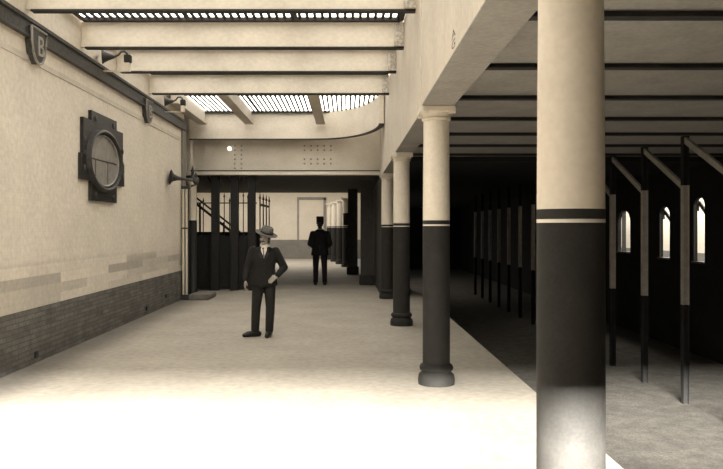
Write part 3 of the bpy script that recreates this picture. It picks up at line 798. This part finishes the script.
def man_in_cap(loc):
    t = thing('person', 'person in a long black coat and flat-topped cap standing under the low ceiling', 'person', loc)
    k = 1.0
    hc = (0, .0, 1.70); R = Matrix.Rotation(PI, 3, 'Z')
    sh = {-1: (-.205, 0, 1.455), 1: (.205, 0, 1.455)}
    el = {-1: (-.285, -.03, 1.17), 1: (.285, -.03, 1.17)}
    wr = {-1: (-.12, .22, 1.02), 1: (.12, .22, 1.02)}
    hip = {-1: (-.11, 0, .92), 1: (.11, 0, .92)}
    kn = {-1: (-.12, .0, .51), 1: (.125, .01, .51)}
    an = {-1: (-.125, -.02, .09), 1: (.135, -.02, .09)}
    bm = bmesh.new(); P = head(bm, hc, R, k)
    capsule(bm, (0, -.02, 1.48), (0, -.01, 1.62), .065, .058)
    loft(bm, [(0, 0, .88, .12, .09), (0, 0, 1.0, .165, .11), (0, 0, 1.16, .15, .10), (0, 0, 1.34, .18, .11), (0, 0, 1.46, .18, .10), (0, 0, 1.53, .08, .06)])
    for s in (-1, 1):
        capsule(bm, sh[s], el[s], .055, .043); capsule(bm, el[s], wr[s], .043, .029)
        capsule(bm, hip[s], kn[s], .088, .055); capsule(bm, kn[s], an[s], .055, .04)
        a = Vector(an[s]); capsule(bm, a + Vector((0, -.02, -.04)), a + Vector((s * .02, .15, -.055)), .034, .028)
    hand(bm, wr[-1], (.8, .25, -.3), (0, -1, 0), (0, .2, 1), .5, 1.08)
    hand(bm, wr[1], (-.8, .4, -.3), (0, -1, 0), (0, .2, 1), .5, 1.08)
    rebuild('body', bm, M_skin, t, .008, 2, .4)
    bm = bmesh.new()
    loft(bm, [(0, 0, .84, .255, .165), (0, 0, .90, .25, .165), (0, 0, 1.05, .225, .15), (0, 0, 1.18, .205, .14), (0, 0, 1.34, .228, .148), (0, 0, 1.45, .225, .13), (0, 0, 1.535, .155, .10), (0, -.005, 1.585, .085, .078)], 28)
    for s in (-1, 1):
        capsule(bm, sh[s], el[s], .088, .075); e = Vector(el[s]); w = Vector(wr[s]); capsule(bm, e, w + (e - w) * .08, .073, .052)
    ct = rebuild('coat', bm, M_uniform, t, .013, 4, .5)
    bm = bmesh.new(); box(bm, (-.004, -.158, .86), (.004, -.10, 1.12)); link('coat_vent', bm, M_black, ct, smooth=False)
    bm = bmesh.new(); lathe(bm, [(.072, 1.575), (.074, 1.60), (.070, 1.615), (.062, 1.612)], 24, (0, -.008, 0)); link('collar', bm, M_grey, ct)
    bm = bmesh.new()
    loft(bm, [(0, 0, .84, .20, .125), (0, 0, .92, .205, .135), (0, 0, 1.0, .19, .13)])
    for s in (-1, 1):
        capsule(bm, hip[s], kn[s], .105, .082); a = Vector(an[s]); k_ = Vector(kn[s]); capsule(bm, k_, a + (k_ - a) * .04, .082, .068)
    rebuild('trousers', bm, M_uniform, t, .012, 3, .5)
    for s in (-1, 1):
        bm = bmesh.new(); a = Vector(an[s]); o = s * .01
        capsule(bm, (a.x, a.y - .05, .05), (a.x + o, a.y + .05, .05), .05, .05); capsule(bm, (a.x + o, a.y + .05, .05), (a.x + 3 * o, a.y + .17, .04), .05, .038); capsule(bm, (a.x, a.y, .06), (a.x, a.y, .14), .054, .05)
        for v_ in bm.verts: v_.co.z = max(v_.co.z, .0)
        rebuild('shoe', bm, M_shoe, t, .009, 3, .5)
    bm = bmesh.new(); ellipsoid(bm, P(0, .03, .02), (.080, .092, .09), R); capsule(bm, P(0, .07, -.06), P(0, .07, .0), .055, .07); rebuild('hair', bm, M_hair, t, .008, 2, .5)
    for s in (-1, 1):
        bm = bmesh.new(); ellipsoid(bm, P(s * .030, -.079, .004), (.012, .006, .006), R); link('eye', bm, M_eye, t)
    bm = bmesh.new(); capsule(bm, P(-.02, -.083, -.060), P(.02, -.083, -.060), .005, .005, 8); link('mouth', bm, M_lip, t)
    # flat-topped cap with a peak
    cb = P(0, .01, .055)
    bm = bmesh.new(); lathe(bm, [(.100, -.02), (.102, .04), (.102, .06), (.106, .14), (.107, .185), (.097, .195)], 32, cb); cap = link('cap', bm, M_uniform, t)
    bm = bmesh.new(); lathe(bm, [(.1025, .0), (.1035, .035)], 32, cb); link('cap_band', bm, M_band, cap)
    bm = bmesh.new()
    arc0 = [(cb.x + .108 * math.sin(q), cb.y + .108 * math.cos(q)) for q in [(-1 + 2 * j / 10) for j in range(11)]]
    arc1 = [(cb.x + .108 * math.sin(q), cb.y + .108 * math.cos(q) + .055 * math.cos(q * 1.4)) for q in [(-1 + 2 * j / 10) for j in range(11)]]
    A = [bm.verts.new((x, y, cb.z - .01)) for x, y in arc0]; B = [bm.verts.new((x, y, cb.z - .03)) for x, y in arc1]
    A2 = [bm.verts.new((x, y, cb.z - .004)) for x, y in arc0]; B2 = [bm.verts.new((x, y, cb.z - .024)) for x, y in arc1]
    for j in range(10):
        bm.faces.new((A[j], A[j + 1], B[j + 1], B[j])); bm.faces.new((A2[j], B2[j], B2[j + 1], A2[j + 1])); bm.faces.new((B[j], B[j + 1], B2[j + 1], B2[j]))
    link('cap_peak', bm, M_shoe, cap)
    return t
man_in_cap(((320 - 347) / 35.2, F / 35.2, 0))

# ------------------------------------------------------------------ light
def area(name, loc, rot, sx, sy, w, col=(1, .95, .86)):
    l = bpy.data.lights.new(name, 'AREA'); l.shape = 'RECTANGLE'; l.size = sx; l.size_y = sy; l.energy = w; l.color = col
    o = bpy.data.objects.new(name, l); COL.objects.link(o); o.location = loc; o.rotation_euler = rot; return o
area('far_bay_lamp', (-3.5, 33, EYE + 2.45), (0, 0, 0), 8, 7, 520)
area('opposite_passage_lamp', (8.5, 18, 2.9), (0, 0, 0), 1.0, 14, 600)
area('added_strip_light', (-.5, -12, 3.8), (PI / 2, 0, 0), 9, .28, 80000, (1, .97, .9))  # added area light that whitens the near floor through the rear slit

w = bpy.data.worlds.new('World'); scene.world = w; w.use_nodes = True
bg = w.node_tree.nodes['Background']; bg.inputs[0].default_value = (1, .95, .87, 1); bg.inputs[1].default_value = .2

# ------------------------------------------------------------------ camera
cam = bpy.data.cameras.new('camera'); cam.sensor_width = 36; cam.lens = 36 * F / 723
cam.shift_x = (361.5 - 347) / 723; cam.shift_y = -(234.5 - 228) / 723
cam.clip_start = .05
co = bpy.data.objects.new('camera', cam); COL.objects.link(co); co.location = (0, 0, EYE); co.rotation_euler = (PI / 2, 0, 0)
scene.camera = co
scene.view_settings.view_transform = 'Standard'
scene.view_settings.look = 'None'
